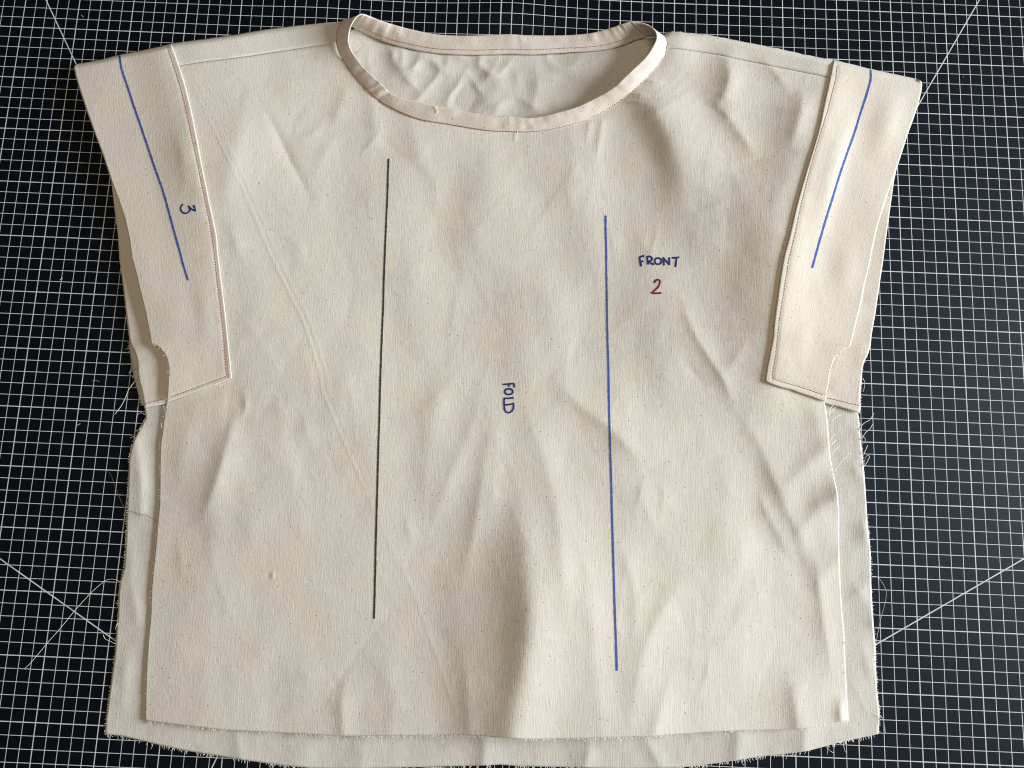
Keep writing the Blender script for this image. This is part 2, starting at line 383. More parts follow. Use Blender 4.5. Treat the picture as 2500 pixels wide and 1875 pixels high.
# neck band: matched points (free edge, seam edge), with heights in cm (None = lies on the front panel)
BAND = [('L', (2212, 1325), (2212, 1516), .30, None), ('L', (2000, 1320), (1950, 1502), .30, None), ('L', (1600, 1255), (1500, 1430), .28, None),
        ('L', (1200, 1170), (1070, 1350), .28, None), ('L', (820, 1070), (680, 1170), .32, None), ('L', (680, 950), (520, 1035), .38, None),
        ('L', (550, 830), (400, 915), .45, None), ('L', (430, 710), (290, 785), .5, None), ('L', (330, 580), (200, 650), .6, None),
        ('L', (280, 490), (140, 545), 1.5, .95), ('L', (255, 400), (108, 430), 1.65, .9), ('L', (258, 335), (108, 340), 1.75, .8),
        ('L', (272, 262), (122, 262), 1.85, .7), ('L', (300, 190), (148, 205), 1.95, .55), ('L', (345, 120), (180, 160), 2.0, .42),
        ('L', (405, 76), (240, 165), 2.0, .32), ('L', (460, 80), (310, 235), 1.85, .3), ('L', (520, 100), (400, 285), 1.6, .3),
        ('L', (650, 150), (540, 352), 1.3, .32), ('L', (800, 200), (720, 425), 1.05, .35), ('L', (1000, 255), (940, 487), .9, .35),
        ('L', (1350, 325), (1300, 552), .8, .35), ('L', (1750, 340), (1750, 575), .75, .35), ('L', (2212, 322), (2212, 565), .75, .35),
        ('R', (250, 335), (300, 571), .75, .35), ('R', (700, 335), (700, 547), .8, .35), ('R', (1000, 310), (1050, 528), 1.0, .35),
        ('R', (1150, 275), (1250, 500), 1.2, .35), ('R', (1300, 230), (1430, 450), 1.5, .35), ('R', (1400, 195), (1560, 395), 1.8, .35),
        ('R', (1500, 172), (1680, 360), 2.0, .4), ('R', (1600, 178), (1780, 345), 2.1, .45), ('R', (1700, 200), (1850, 345), 2.2, .5),
        ('R', (1775, 245), (1900, 340), 2.2, .6), ('R', (1815, 300), (1945, 375), 2.1, .75), ('R', (1822, 370), (1975, 440), 1.95, .85),
        ('R', (1780, 470), (1965, 500), 1.8, .95), ('R', (1700, 590), (1900, 610), .62, None), ('R', (1600, 690), (1800, 745), .55, None),
        ('R', (1450, 830), (1630, 920), .5, None), ('R', (1300, 970), (1450, 1080), .42, None), ('R', (1100, 1090), (1230, 1235), .35, None),
        ('R', (850, 1210), (960, 1375), .3, None), ('R', (650, 1270), (730, 1448), .3, None), ('R', (450, 1320), (480, 1497), .3, None), ('R', (250, 1350), (260, 1521), .3, None)]
b_top = rect(np.vstack([m(w, t) for w, t, b, zt, zb in BAND]))
b_bot = rect(np.vstack([m(w, b) for w, t, b, zt, zb in BAND]))

Q = {k: rect(v) for k, v in dict(fold_L=fold_L, fold_R=fold_R, seam_L=seam_L, seam_R=seam_R, sl_fold=sl_fold, sr_fold=sr_fold, sl_top=sl_top, sr_top=sr_top,
                                 sl_st1=sl_st1, sl_st2=sl_st2, sr_st1=sr_st1, sr_st2=sr_st2, sl_hem=sl_hem, sr_hem=sr_hem, sl_bot=sl_bot, sr_bot=sr_bot).items()}
LEFT_EDGE = rect(fr_left[12:])
TOPFOLD = np.vstack([Q['sl_top'], Q['fold_L']]), np.vstack([Q['fold_R'], Q['sr_top']])

# ------------------------------------------------------------------ heights of the layers (cm)
def z_mat(x, y):
    k = sstep(y, -0.5, 4.0)
    return k * (.58 * np.exp(-(np.abs(x - 40) / 5.5) ** 1.6) + .26 * np.exp(-((x - 22) / 6) ** 2))
def z_back(x, y):
    z = .14 + eval_feats('back', x, y)
    xr, yr = turn(x, y, 8)
    z += .10 * vnoise(xr, yr * .35, 2.2, 1) + .10 * vnoise(x, y, 5.5, 2) + .02 * vnoise(x, y, .8, 3)
    neck = sstep(y, -14, -7)
    z += neck * (.14 * (0.5 - np.abs(vnoise(*turn(x, y, 35), 2.2, 4)) * 2) * sstep(x, 56, 48))
    return np.maximum(z, .07) + z_mat(x, y)
def z_base(x, y):
    """general lie of the upper layer, without roll-off at the folds"""
    z = .62 + .88 * eval_feats('front', x, y)
    xr, yr = turn(x, y, -12)
    z +=   .22 * vnoise(xr, yr * .45, 5.5, 1) + .06 * vnoise(xr, yr * .6, 2.6, 2) + .014 * vnoise(*turn(x, y, 30), 1.2, 5) + .006 * vnoise(x, y, .5, 6)
    return z
def rolloff(x, y):
    r = .5
    out = np.ones(x.shape)
    for fl in TOPFOLD:
        d, _, _ = poly_dist(x, y, fl)
        u = np.clip(np.abs(d) / r, 0, 1)
        out = np.minimum(out, np.sqrt(np.clip(1 - (1 - u) ** 2, 0, 1)))
    return out
def groove(x, y, q, depth, w):
    d, _, _ = poly_dist(x, y, q)
    return -depth * np.exp(-(d / w) ** 2)
def z_front(x, y):
    z = z_base(x, y)
    for s in ('seam_L', 'seam_R'):
        z += groove(x, y, Q[s], .07, .10)
    z = .16 + (z - .16) * rolloff(x, y)
    zb = z_back(x, y)
    d = poly_dist(x, y, LEFT_EDGE)[0]
    k = .30 + .70 * sstep(d, -1.5, 5.0)          # the cut side edge settles onto the back layer
    z = np.where(d < 5.0, zb + .08 + np.maximum(z - zb - .08, 0) * k, z)
    return np.maximum(z, zb + .08)
def z_sleeve(x, y):
    z = z_base(x, y) + eval_feats('sleeve', x, y) + .17
    # settle towards the hem, away from the armhole
    dl = poly_dist(x, y, np.vstack([Q['sl_fold'], Q['sl_bot'][::-1]]))[0]; dr = poly_dist(x, y, np.vstack([Q['sr_fold'], Q['sr_bot']]))[0]
    d = np.minimum(np.abs(dl), np.abs(dr))
    z -= np.where(x < 42, .12, .05) * sstep(d, 1.0, 8.0)
    z = np.where(x < 42, z + (np.minimum(z, 1.05 + .25 * (z - 1.05)) - z) * sstep(d, .6, 5.0), z)
    z = np.maximum(z, .34)
    for s in ('sl_st1', 'sl_st2', 'sr_st1', 'sr_st2'):
        z += groove(x, y, Q[s], .035, .12)
    z = .18 + (z - .18) * rolloff(x, y)
    return np.maximum(z, z_mat(x, y) + .15)
def z_sleeve_back(x, y):
    z = .42 + .12 * vnoise(x, y * .5, 2.4, 3) + .06 * vnoise(x, y, 1.1, 4)
    return z
def z_facing(x, y):
    return .14 + .06 * vnoise(x, y, 1.2, 2)

# ------------------------------------------------------------------ materials
def new_mat(name):
    mt = bpy.data.materials.new(name); mt.use_nodes = True
    nt = mt.node_tree
    return mt, nt, nt.nodes["Principled BSDF"]
def N(nt, typ, **kw):
    n = nt.nodes.new(typ)
    for k, v in kw.items(): setattr(n, k, v)
    return n
def math_node(nt, op, a, b=None, clamp=False):
    n = N(nt, 'ShaderNodeMath', operation=op, use_clamp=clamp)
    for i, v in enumerate([a, b]):
        if v is None: continue
        if isinstance(v, (int, float)): n.inputs[i].default_value = v
        else: nt.links.new(v, n.inputs[i])
    return n.outputs[0]

def muslin(name, col, grain=0.0, warp=.10):
    mt, nt, p = new_mat(name)
    L = nt.links.new
    tc = N(nt, 'ShaderNodeTexCoord')
    mp = N(nt, 'ShaderNodeMapping'); mp.inputs['Rotation'].default_value = (0, 0, math.radians(grain))
    L(tc.outputs['Object'], mp.inputs['Vector'])
    def noise(sx, sy, detail=2.0, rough=.5):
        s = N(nt, 'ShaderNodeMapping'); s.inputs['Scale'].default_value = (sx, sy, (sx + sy) / 2)
        L(mp.outputs[0], s.inputs['Vector'])
        n = N(nt, 'ShaderNodeTexNoise'); n.inputs['Scale'].default_value = 1.0
        n.inputs['Detail'].default_value = detail; n.inputs['Roughness'].default_value = rough
        L(s.outputs[0], n.inputs['Vector'])
        return n.outputs['Fac']
    warpn = noise(1500, 70, 1.0)          # warp yarns of uneven thickness
    weft = noise(90, 1500, 1.0)
    slub = noise(700, 260, 2.0, .6)
    cloud = noise(22, 16, 3.0)
    def cen(o, k): return math_node(nt, 'MULTIPLY', math_node(nt, 'SUBTRACT', o, .5), k)
    tone = math_node(nt, 'ADD', cen(warpn, .15), cen(weft, .08))
    tone = math_node(nt, 'ADD', tone, cen(slub, .10))
    tone = math_node(nt, 'ADD', tone, cen(cloud, .07))
    tone = math_node(nt, 'ADD', tone, 1.0)
    base = N(nt, 'ShaderNodeMix', data_type='RGBA'); base.inputs[0].default_value = 0.0
    hue = noise(30, 20, 2.0)
    hr = N(nt, 'ShaderNodeMapRange'); hr.inputs[1].default_value = .35; hr.inputs[2].default_value = .65
    L(hue, hr.inputs[0]); L(hr.outputs[0], base.inputs[0])
    base.inputs[6].default_value = (col[0] * 1.0, col[1] * .996, col[2] * .98, 1)
    base.inputs[7].default_value = (col[0] * .985, col[1] * 1.0, col[2] * 1.02, 1)
    mul = N(nt, 'ShaderNodeVectorMath', operation='SCALE')
    L(base.outputs[2], mul.inputs[0]); L(tone, mul.inputs['Scale'])
    # seed flecks
    vs = N(nt, 'ShaderNodeMapping'); vs.inputs['Scale'].default_value = (150, 150, 150)
    L(mp.outputs[0], vs.inputs['Vector'])
    vo = N(nt, 'ShaderNodeTexVoronoi', voronoi_dimensions='2D'); vo.inputs['Scale'].default_value = 1.0
    L(vs.outputs[0], vo.inputs['Vector'])
    sep = N(nt, 'ShaderNodeSeparateColor'); L(vo.outputs['Color'], sep.inputs[0])
    rad = math_node(nt, 'MULTIPLY', math_node(nt, 'SUBTRACT', sep.outputs[0], .55), .20)
    dot = math_node(nt, 'LESS_THAN', vo.outputs['Distance'], rad)
    dotk = math_node(nt, 'MULTIPLY', dot, math_node(nt, 'ADD', math_node(nt, 'MULTIPLY', sep.outputs[1], .5), .15))
    fl = N(nt, 'ShaderNodeMix', data_type='RGBA'); L(dotk, fl.inputs[0]); L(mul.outputs[0], fl.inputs[6]); fl.inputs[7].default_value = (.10, .07, .045, 1)
    L(fl.outputs[2], p.inputs['Base Color'])
    p.inputs['Roughness'].default_value = .92
    p.inputs['Specular IOR Level'].default_value = .15
    p.inputs['Sheen Weight'].default_value = .12
    p.inputs['Sheen Roughness'].default_value = .5
    hgt = math_node(nt, 'ADD', math_node(nt, 'MULTIPLY', warpn, 1.0), math_node(nt, 'MULTIPLY', slub, .9))
    hgt = math_node(nt, 'ADD', hgt, math_node(nt, 'MULTIPLY', weft, .6))
    nap = noise(520, 420, 3.0, .65)
    hgt = math_node(nt, 'ADD', hgt, math_node(nt, 'MULTIPLY', nap, .7))
    bp = N(nt, 'ShaderNodeBump'); bp.inputs['Strength'].default_value = .32; bp.inputs['Distance'].default_value = .00035
    L(hgt, bp.inputs['Height']); L(bp.outputs[0], p.inputs['Normal'])
    tr = N(nt, 'ShaderNodeBsdfTranslucent'); tr.inputs[0].default_value = (col[0], col[1] * .93, col[2] * .78, 1)
    ms = N(nt, 'ShaderNodeMixShader'); ms.inputs[0].default_value = warp
    out = nt.nodes['Material Output']
    L(p.outputs[0], ms.inputs[1]); L(tr.outputs[0], ms.inputs[2]); L(ms.outputs[0], out.inputs[0])
    return mt

M_front = muslin('unbleached_muslin', (.765, .735, .66))
M_back = muslin('muslin_show_through_grey', (.67, .65, .60), warp=.06)  # same cloth, greyed: dark mat glimpsed through one thin layer is put into the colour
M_sl = muslin('muslin_sleeve_left', (.765, .725, .64), grain=-13)
M_sr = muslin('muslin_sleeve_right', (.75, .70, .61), grain=14)
M_sh = muslin('muslin_shoulder', (.765, .735, .66), grain=-25)
M_band = muslin('muslin_bias_band', (.765, .705, .625), grain=40)

def plain(name, col, rough=.8, noise_amt=.0, nscale=800):
    mt, nt, p = new_mat(name)
    p.inputs['Roughness'].default_value = rough
    p.inputs['Specular IOR Level'].default_value = .2
    tc = N(nt, 'ShaderNodeTexCoord'); n = N(nt, 'ShaderNodeTexNoise'); n.inputs['Scale'].default_value = nscale
    nt.links.new(tc.outputs['Object'], n.inputs['Vector'])
    mx = N(nt, 'ShaderNodeMix', data_type='RGBA'); nt.links.new(n.outputs['Fac'], mx.inputs[0])
    k0, k1 = 1 - noise_amt, 1 + noise_amt
    mx.inputs[6].default_value = (*[c * k0 for c in col], 1); mx.inputs[7].default_value = (*[min(1, c * k1) for c in col], 1)
    nt.links.new(mx.outputs[2], p.inputs['Base Color'])
    return mt
M_thread = plain('maroon_thread', (.40, .15, .135), .6, .3, 2000)
M_cream = plain('cream_thread', (.85, .82, .75), .8, .1)
M_blue = plain('blue_marker_ink', (.055, .11, .42), .75, .55, 1600)
M_navy = plain('dark_blue_marker_ink', (.022, .035, .19), .75, .55, 1600)
M_grey = plain('grey_marker_ink', (.045, .042, .045), .75, .55, 1600)
M_plum = plain('plum_marker_ink', (.18, .008, .065), .75, .55, 1600)
M_lint = plain('lint', (.6, .58, .55), .9, .1)
M_brown = plain('brown_thread', (.16, .08, .075), .8, .2)

def mat_material():
    mt, nt, p = new_mat('printed_cutting_mat')
    L = nt.links.new
    tc = N(nt, 'ShaderNodeTexCoord'); sp = N(nt, 'ShaderNodeSeparateXYZ'); L(tc.outputs['Object'], sp.inputs[0])
    X = math_node(nt, 'MULTIPLY', sp.outputs[0], 100.0); Y = math_node(nt, 'MULTIPLY', sp.outputs[1], 100.0)
    def lines(c, period, half, off=0.0):
        a = math_node(nt, 'ADD', c, period * .5 + off)
        a = math_node(nt, 'PINGPONG', math_node(nt, 'SUBTRACT', a, period * .5), period * .5) if False else math_node(nt, 'ABSOLUTE', math_node(nt, 'SUBTRACT', math_node(nt, 'FLOORED_MODULO', a, period), period * .5))
        return math_node(nt, 'LESS_THAN', a, half)
    def single(expr, half):
        return math_node(nt, 'LESS_THAN', math_node(nt, 'ABSOLUTE', expr), half)
    def diag(p0, p1, half):
        (x0, y0), (x1, y1) = p0, p1
        ln = math.hypot(x1 - x0, y1 - y0); a, b = (y1 - y0) / ln, -(x1 - x0) / ln
        e = math_node(nt, 'ADD', math_node(nt, 'MULTIPLY', X, a), math_node(nt, 'MULTIPLY', Y, b))
        return single(math_node(nt, 'SUBTRACT', e, a * x0 + b * y0), half)
    allm = None
    ms = [lines(X, 1.0, .0245), lines(Y, 1.0, .0245), lines(X, 5.0, .038), lines(Y, 5.0, .038), single(math_node(nt, 'SUBTRACT', X, 39.0), .05)]
    south = math_node(nt, 'LESS_THAN', Y, -40.0)
    for k, (a, b) in enumerate(DIAGS):
        g = diag(a, b, .046)
        ms.append(math_node(nt, 'MULTIPLY', g, south) if k == 4 else g)
    for k in ms: allm = k if allm is None else math_node(nt, 'MAXIMUM', allm, k)
    n = N(nt, 'ShaderNodeTexNoise'); n.inputs['Scale'].default_value = 60; n.inputs['Detail'].default_value = 4
    L(tc.outputs['Object'], n.inputs['Vector'])
    wear = N(nt, 'ShaderNodeMapRange'); wear.inputs[1].default_value = .3; wear.inputs[2].default_value = .7; wear.inputs[3].default_value = .72; wear.inputs[4].default_value = 1.0
    L(n.outputs['Fac'], wear.inputs[0])
    fac = math_node(nt, 'MULTIPLY', allm, wear.outputs[0])
    mx = N(nt, 'ShaderNodeMix', data_type='RGBA'); L(fac, mx.inputs[0])
    mx.inputs[6].default_value = (.0008, .0014, .0036, 1); mx.inputs[7].default_value = (.70, .74, .78, 1)
    L(mx.outputs[2], p.inputs['Base Color'])
    p.inputs['Roughness'].default_value = .5
    p.inputs['Specular IOR Level'].default_value = .24
    p.inputs['Specular Tint'].default_value = (.55, .80, 1.0, 1)
    g = N(nt, 'ShaderNodeTexNoise'); g.inputs['Scale'].default_value = 1500; g.inputs['Detail'].default_value = 2
    L(tc.outputs['Object'], g.inputs['Vector'])
    bp = N(nt, 'ShaderNodeBump'); bp.inputs['Strength'].default_value = .25; bp.inputs['Distance'].default_value = .0003
    L(g.outputs['Fac'], bp.inputs['Height']); L(bp.outputs[0], p.inputs['Normal'])
    return mt
DIAGS = []
for a, b in [(m('TL', (622, 0))[0], m('TL', (1025, 858))[0]), (m('TR', (1610, 0))[0], m('TR', (800, 1395))[0]),
             (m('F', (0, 345))[0], m('F', (728, 862))[0]), (m('H', (2212, 345))[0], m('H', (1285, 882))[0]), (m('F', (1368, 1580))[0], m('F', (1330, 1659))[0])]:
    DIAGS.append((tuple(rect([a])[0]), tuple(rect([b])[0])))

# ------------------------------------------------------------------ object helpers
def mesh_obj(name, v, f, mat, parent=None, shade=True, **props):
    me = bpy.data.meshes.new(name)
    me.from_pydata([tuple(p) for p in np.asarray(v) * CM], [], f)
    me.validate()
    if shade: me.polygons.foreach_set('use_smooth', [True] * len(me.polygons))
    me.materials.append(mat)
    o = bpy.data.objects.new(name, me)
    scene.collection.objects.link(o)
    if parent is not None: o.parent = parent
    for k, val in props.items(): o[k] = val
    return o
def grid_faces(nu, nv, closed=False):
    i = np.arange(nu if closed else nu - 1)[:, None]; j = np.arange(nv - 1)[None, :]
    i2 = (i + 1) % nu
    f = np.stack([i * nv + j + 0 * i, i2 * nv + j, i2 * nv + j + 1, i * nv + j + 1 + 0 * i], -1).reshape(-1, 4)
    return f.tolist()
def coons(top, bottom, left, right, nu, nv):
    """u along top/bottom, v along left/right"""
    T, Bm, Lf, Rt = resample(top, nu), resample(bottom, nu), resample(left, nv), resample(right, nv)
    u = np.linspace(0, 1, nu)[:, None, None]; v = np.linspace(0, 1, nv)[None, :, None]
    P = (1 - v) * T[:, None] + v * Bm[:, None] + (1 - u) * Lf[None] + u * Rt[None]
    P = P - ((1 - u) * (1 - v) * T[0] + u * (1 - v) * T[-1] + (1 - u) * v * Bm[0] + u * v * Bm[-1])
    return P.reshape(-1, 2)
def cloth(name, top, bottom, left, right, zfun, mat, parent, step=.13, thick=.035, dz=0.0, **props):
    ln = lambda q: arclen(q)[-1]
    nu = max(4, int(max(ln(top), ln(bottom)) / step)); nv = max(4, int(max(ln(left), ln(right)) / step))
    q = coons(top, bottom, left, right, nu, nv)
    z = zfun(q[:, 0], q[:, 1]) + dz
    f = grid_faces(nu, nv)
    o = mesh_obj(name, lift(q, z), [list(reversed(a)) for a in f], mat, parent, **props)
    md = o.modifiers.new('cloth thickness', 'SOLIDIFY'); md.thickness = thick * CM; md.offset = -1.0
    return o
def fix_up(o):
    """make sure the faces look up"""
    me = o.data
    if sum(p.normal.z for p in me.polygons) < 0: me.flip_normals()

def tube_mesh(paths, radius, sides=4):
    """paths: list of (n,3) arrays in cm -> verts, faces; radius tapers slightly"""
    V, F = [], []
    for p in paths:
        p = np.asarray(p, float); n = len(p)
        t = np.gradient(p, axis=0); t /= np.linalg.norm(t, axis=1)[:, None] + 1e-9
        a = np.cross(t, [0, 0, 1.0]); la = np.linalg.norm(a, axis=1)[:, None]
        a = np.where(la > 1e-3, a / (la + 1e-9), [1.0, 0, 0]); b = np.cross(a, t)
        base = len(V)
        for k in range(n):
            r = radius * (1.0 if 0 < k < n - 1 else .75)
            for s in range(sides):
                an = 2 * math.pi * s / sides + .5
                V.append(p[k] + r * (a[k] * math.cos(an) + b[k] * math.sin(an)))
        for k in range(n - 1):
            for s in range(sides):
                F.append([base + k * sides + s, base + k * sides + (s + 1) % sides, base + (k + 1) * sides + (s + 1) % sides, base + (k + 1) * sides + s])
        F.append([base + s for s in reversed(range(sides))]); F.append([base + (n - 1) * sides + s for s in range(sides)])
    return V, F

def on_surface(q, zfun, dz):
    return lift(q, zfun(q[:, 0], q[:, 1]) + dz)
def ribbon(name, strokes, width, zfun, mat, parent, wob=.16, **props):
    """pen strokes: thin ink films lying on the cloth"""
    V, F = [], []
    rr = np.random.RandomState(abs(hash(name)) % 1000 if False else len(strokes) * 13 + 5)
    for q in strokes:
        n = max(4, int(arclen(q)[-1] / .11) + 2)
        q = resample(q, n)
        t = np.gradient(q, axis=0); t /= np.linalg.norm(t, axis=1)[:, None] + 1e-9
        nrm = np.stack([-t[:, 1], t[:, 0]], 1)
        if n > 60: q = q + nrm * (.035 * vnoise(np.arange(n) * .11, np.full(n, 3.0), 2.5, 2) + .012 * (rr.rand(n) - .5))[:, None]
        w = width * .5 * (1 + wob * (rr.rand(n, 1) * 2 - 1))
        a0 = q[0] - t[0] * width * .3; a1 = q[-1] + t[-1] * width * .3
        lf = np.vstack([a0 + nrm[0] * w[0] * .5, q + nrm * w, a1 + nrm[-1] * w[-1] * .5])
        rt = np.vstack([a0 - nrm[0] * w[0] * .5, q - nrm * w, a1 - nrm[-1] * w[-1] * .5])
        base = sum(len(x) for x in V)
        md = (lf + rt) / 2
        nn = len(lf)
        V.append(np.stack([on_surface(lf, zfun, .022), on_surface(md, zfun, .026), on_surface(rt, zfun, .022)], 1).reshape(-1, 3))
        for k in range(nn - 1):
            for c in range(2):
                F.append([base + k * 3 + c, base + (k + 1) * 3 + c, base + (k + 1) * 3 + c + 1, base + k * 3 + c + 1])
    o = mesh_obj(name, np.vstack(V), F, mat, parent, **props)
    fix_up(o)
    return o
def stitches(name, p3, parent, mat=None, ln=.22, gap=.03, r=.022, seed=1, **props):
    """a row of machine stitches along a 3-D line"""
    s = np.concatenate([[0], np.cumsum(np.linalg.norm(np.diff(p3, axis=0), axis=1))])
    rr = random.Random(seed); u = 0.0; paths = []
    at = lambda v: np.array([np.interp(v, s, p3[:, k]) for k in range(3)])
    while u + ln < s[-1]:
        a, b = at(u), at(u + ln); mid = (a + b) / 2 + np.array([0, 0, .02])
        j = np.array([rr.uniform(-.012, .012), rr.uniform(-.012, .012), 0])
        paths.append(np.array([a + j - [0, 0, .02], mid + j, b + j - [0, 0, .02]])); u += ln + gap
    V, F = tube_mesh(paths, r)
    return mesh_obj(name, V, F, mat or M_thread, parent, kind='stuff', **props)
def fray(name, q, zfun, parent, per_cm, lo, hi, out_sign, mat=None, seed=1, r=.016, spread=.9, long_p=.03, long_l=.8, **props):
    """short broken yarn ends along a raw edge; out_sign gives the side of the line that is outside"""
    rr = np.random.RandomState(seed)
    s = arclen(q); n = int(s[-1] * per_cm)
    paths = []
    for u in np.sort(rr.rand(n)) * s[-1]:
        if vnoise(np.array([u]), np.array([seed * 3.0]), 1.3, 2)[0] + rr.uniform(-.25, .25) < -.12: continue
        c = np.array([np.interp(u, s, q[:, k]) for k in range(2)]); d = np.array([np.interp(min(u + .1, s[-1]), s, q[:, k]) for k in range(2)]) - np.array([np.interp(max(u - .1, 0), s, q[:, k]) for k in range(2)])
        d /= np.linalg.norm(d) + 1e-9; nn = np.array([-d[1], d[0]]) * out_sign
        L = rr.uniform(lo, hi) if rr.rand() > long_p else rr.uniform(hi, long_l)
        ang = rr.normal(0, spread * .5)
        dr = nn * math.cos(ang) + d * math.sin(ang)
        cv = np.array([-dr[1], dr[0]]) * rr.normal(0, .22) * L
        ts = np.array([-.12 / max(L, .1), .35, .7, 1.0])[:, None]
        pq = c + dr * L * ts + cv * ts ** 2
        z0 = float(zfun(c[None, 0], c[None, 1])[0]); z = np.maximum(z0 + np.array([0, 0, .3, .3]) * rr.normal(0, .15) - .02, .05)
        paths.append(lift(pq, z))
    V, F = tube_mesh(paths, r, 3)
    return mesh_obj(name, V, F, mat or M_cream, parent, kind='stuff', **props)

# ------------------------------------------------------------------ cutting mat
def build_mat():
    xs = np.concatenate([np.linspace(-40, -12, 8), np.linspace(-10, 92, 205), np.linspace(95, 124, 8)])
    ys = np.concatenate([np.linspace(-104, -70, 8), np.linspace(-68, -4, 65), np.linspace(-3.5, 8, 47), np.linspace(9, 24, 8)])
    X, Y = np.meshgrid(xs, ys, indexing='ij'); x, y = X.ravel(), Y.ravel()
    v = np.stack([x, y, z_mat(x, y) * sstep(y, 30, 9)], 1)
    f = grid_faces(len(xs), len(ys))
    o = mesh_obj('cutting_mat', v, f, mat_material())
    fix_up(o)
    md = o.modifiers.new('mat thickness', 'SOLIDIFY'); md.thickness = .3 * CM; md.offset = -1.0
    o['label'] = 'large black cutting mat printed with a white one centimetre grid, under the cloth top'
    o['category'] = 'cutting mat'
    return o
build_mat()

# ------------------------------------------------------------------ the muslin top
top = bpy.data.objects.new('muslin_top', None)
top.empty_display_size = .1
scene.collection.objects.link(top)
top['label'] = 'cream cotton muslin short sleeved top laid flat, with blue pen markings and raw unhemmed edges'
top['category'] = 'top'
def part(o, label=None):
    fix_up(o)
    if label: o['label'] = label
    return o

# back panel
inner = b_bot + .35 * (b_top - b_bot)
ix0, ix1 = 16, 33
bk_top = np.vstack([rect(bk_left[:1]), rect([(620, 120), (780, 95)]), inner[ix0 + 1:ix1], rect([(1700, 115), (1850, 150)]), rect(bk_right[:1])])
back = part(cloth('back_panel', bk_top, rect(bk_hem), rect(bk_left), rect(bk_right), z_back, M_back, top, step=.15),
            'greyer back panel showing inside the neck and beyond the front edges')

# front panel
neck_pts = b_bot + .22 * (b_top - b_bot)
order = list(range(10, -1, -1)) + list(range(len(BAND) - 1, 35, -1))
fr_top = np.vstack([rect(fr_left[:1]), Q['seam_L'][1:-1], neck_pts[order], Q['seam_R'][1:-1], rect(fr_right[:1])])
front = part(cloth('front_panel', fr_top, rect(fr_hem), rect(fr_left), rect(fr_right), z_front, M_front, top, step=.125))

# shoulders (the back wraps forward over the fold to the seam)
shl_r = b_bot[[14, 13, 12, 11, 10]] + .15 * (b_top - b_bot)[[14, 13, 12, 11, 10]]
shl_l = rect(m('A', (1078, 284), (1118, 425)))
shl_top = np.vstack([shl_l[:1], smooth(Q['fold_L'], 4)[1:-1], shl_r[:1]])
shl_bot = np.vstack([shl_l[-1:], Q['seam_L'][1:-1], shl_r[-1:]])
sh_l = part(cloth('shoulder_panel', shl_top, shl_bot, shl_l, shl_r, z_front, M_sh, top, dz=.012))
shr_l = b_bot[[33, 34, 35, 36]] + .15 * (b_top - b_bot)[[33, 34, 35, 36]]
shr_r = rect(m('C', (1035, 380), (1015, 492)))
shr_top = np.vstack([shr_l[:1], smooth(Q['fold_R'], 4)[1:-1], shr_r[:1]])
shr_bot = np.vstack([shr_l[-1:], Q['seam_R'][1:-1], shr_r[-1:]])
sh_r = part(cloth('shoulder_panel', shr_top, shr_bot, shr_l, shr_r, z_front, M_sh, top, dz=.012))

# sleeves
slv_l = part(cloth('sleeve', smooth(Q['sl_top'], 4), Q['sl_bot'], Q['sl_hem'], smooth(Q['sl_fold'], 4), z_sleeve, M_sl, top, step=.13, thick=.055),
             'sleeve band with the number 3, its side seam still open')
slv_r = part(cloth('sleeve', smooth(Q['sr_top'], 4), Q['sr_bot'], smooth(Q['sr_fold'], 4), Q['sr_hem'], z_sleeve, M_sr, top, step=.13, thick=.055))
slb_l = part(cloth('sleeve_back', np.vstack([rect(slb_out[:1]), rect(slb_in[:1])]), rect(np.vstack([slb_out[-1:], m('SL', (560, 1480), (850, 1425)), slb_in[-1:]])),
                   rect(slb_out), rect(slb_in), z_sleeve_back, M_sl, slv_l, step=.16, thick=.06))
slf_l = part(cloth('sleeve_facing', rect(np.vstack([slf_out[:1], slf_in[:1]])), rect(np.vstack([slf_out[-1:], slf_in[-1:]])), rect(slf_out), rect(slf_in), z_facing, M_back, slv_l, step=.16, thick=.05))
slb_r = part(cloth('sleeve_back', rect(np.vstack([srb_in[:1], srb_out[:1]])), rect(srb_bot), rect(srb_in), rect(srb_out), z_sleeve_back, M_sr, slv_r, step=.16, thick=.06))

# neck band: one closed strip standing round the opening
nb, nv = len(BAND), 13
zt = np.array([b[3] for b in BAND], float); zb = np.array([np.nan if b[4] is None else b[4] for b in BAND], float)
zf_b = z_front(b_bot[:, 0], b_bot[:, 1])
fr_rows = np.isnan(zb)
zb = np.where(fr_rows, zf_b + .03, zb + 0)
zt = np.where(fr_rows, zf_b + zt, zt) + z_mat(b_top[:, 0], b_top[:, 1]) * ~fr_rows
zb = zb + z_mat(b_bot[:, 0], b_bot[:, 1]) * ~fr_rows
SUB = 20
sT = smooth(np.column_stack([b_top, zt]), SUB, closed=True); sB = smooth(np.column_stack([b_bot, zb]), SUB, closed=True)
nu = len(sT)
isback = smooth(np.column_stack([np.array([1.0 if 16 <= i <= 33 else 0.0 for i in range(nb)])] * 2), SUB, closed=True)[:, 0]
rowz = z_front(sB[:, 0], sB[:, 1])
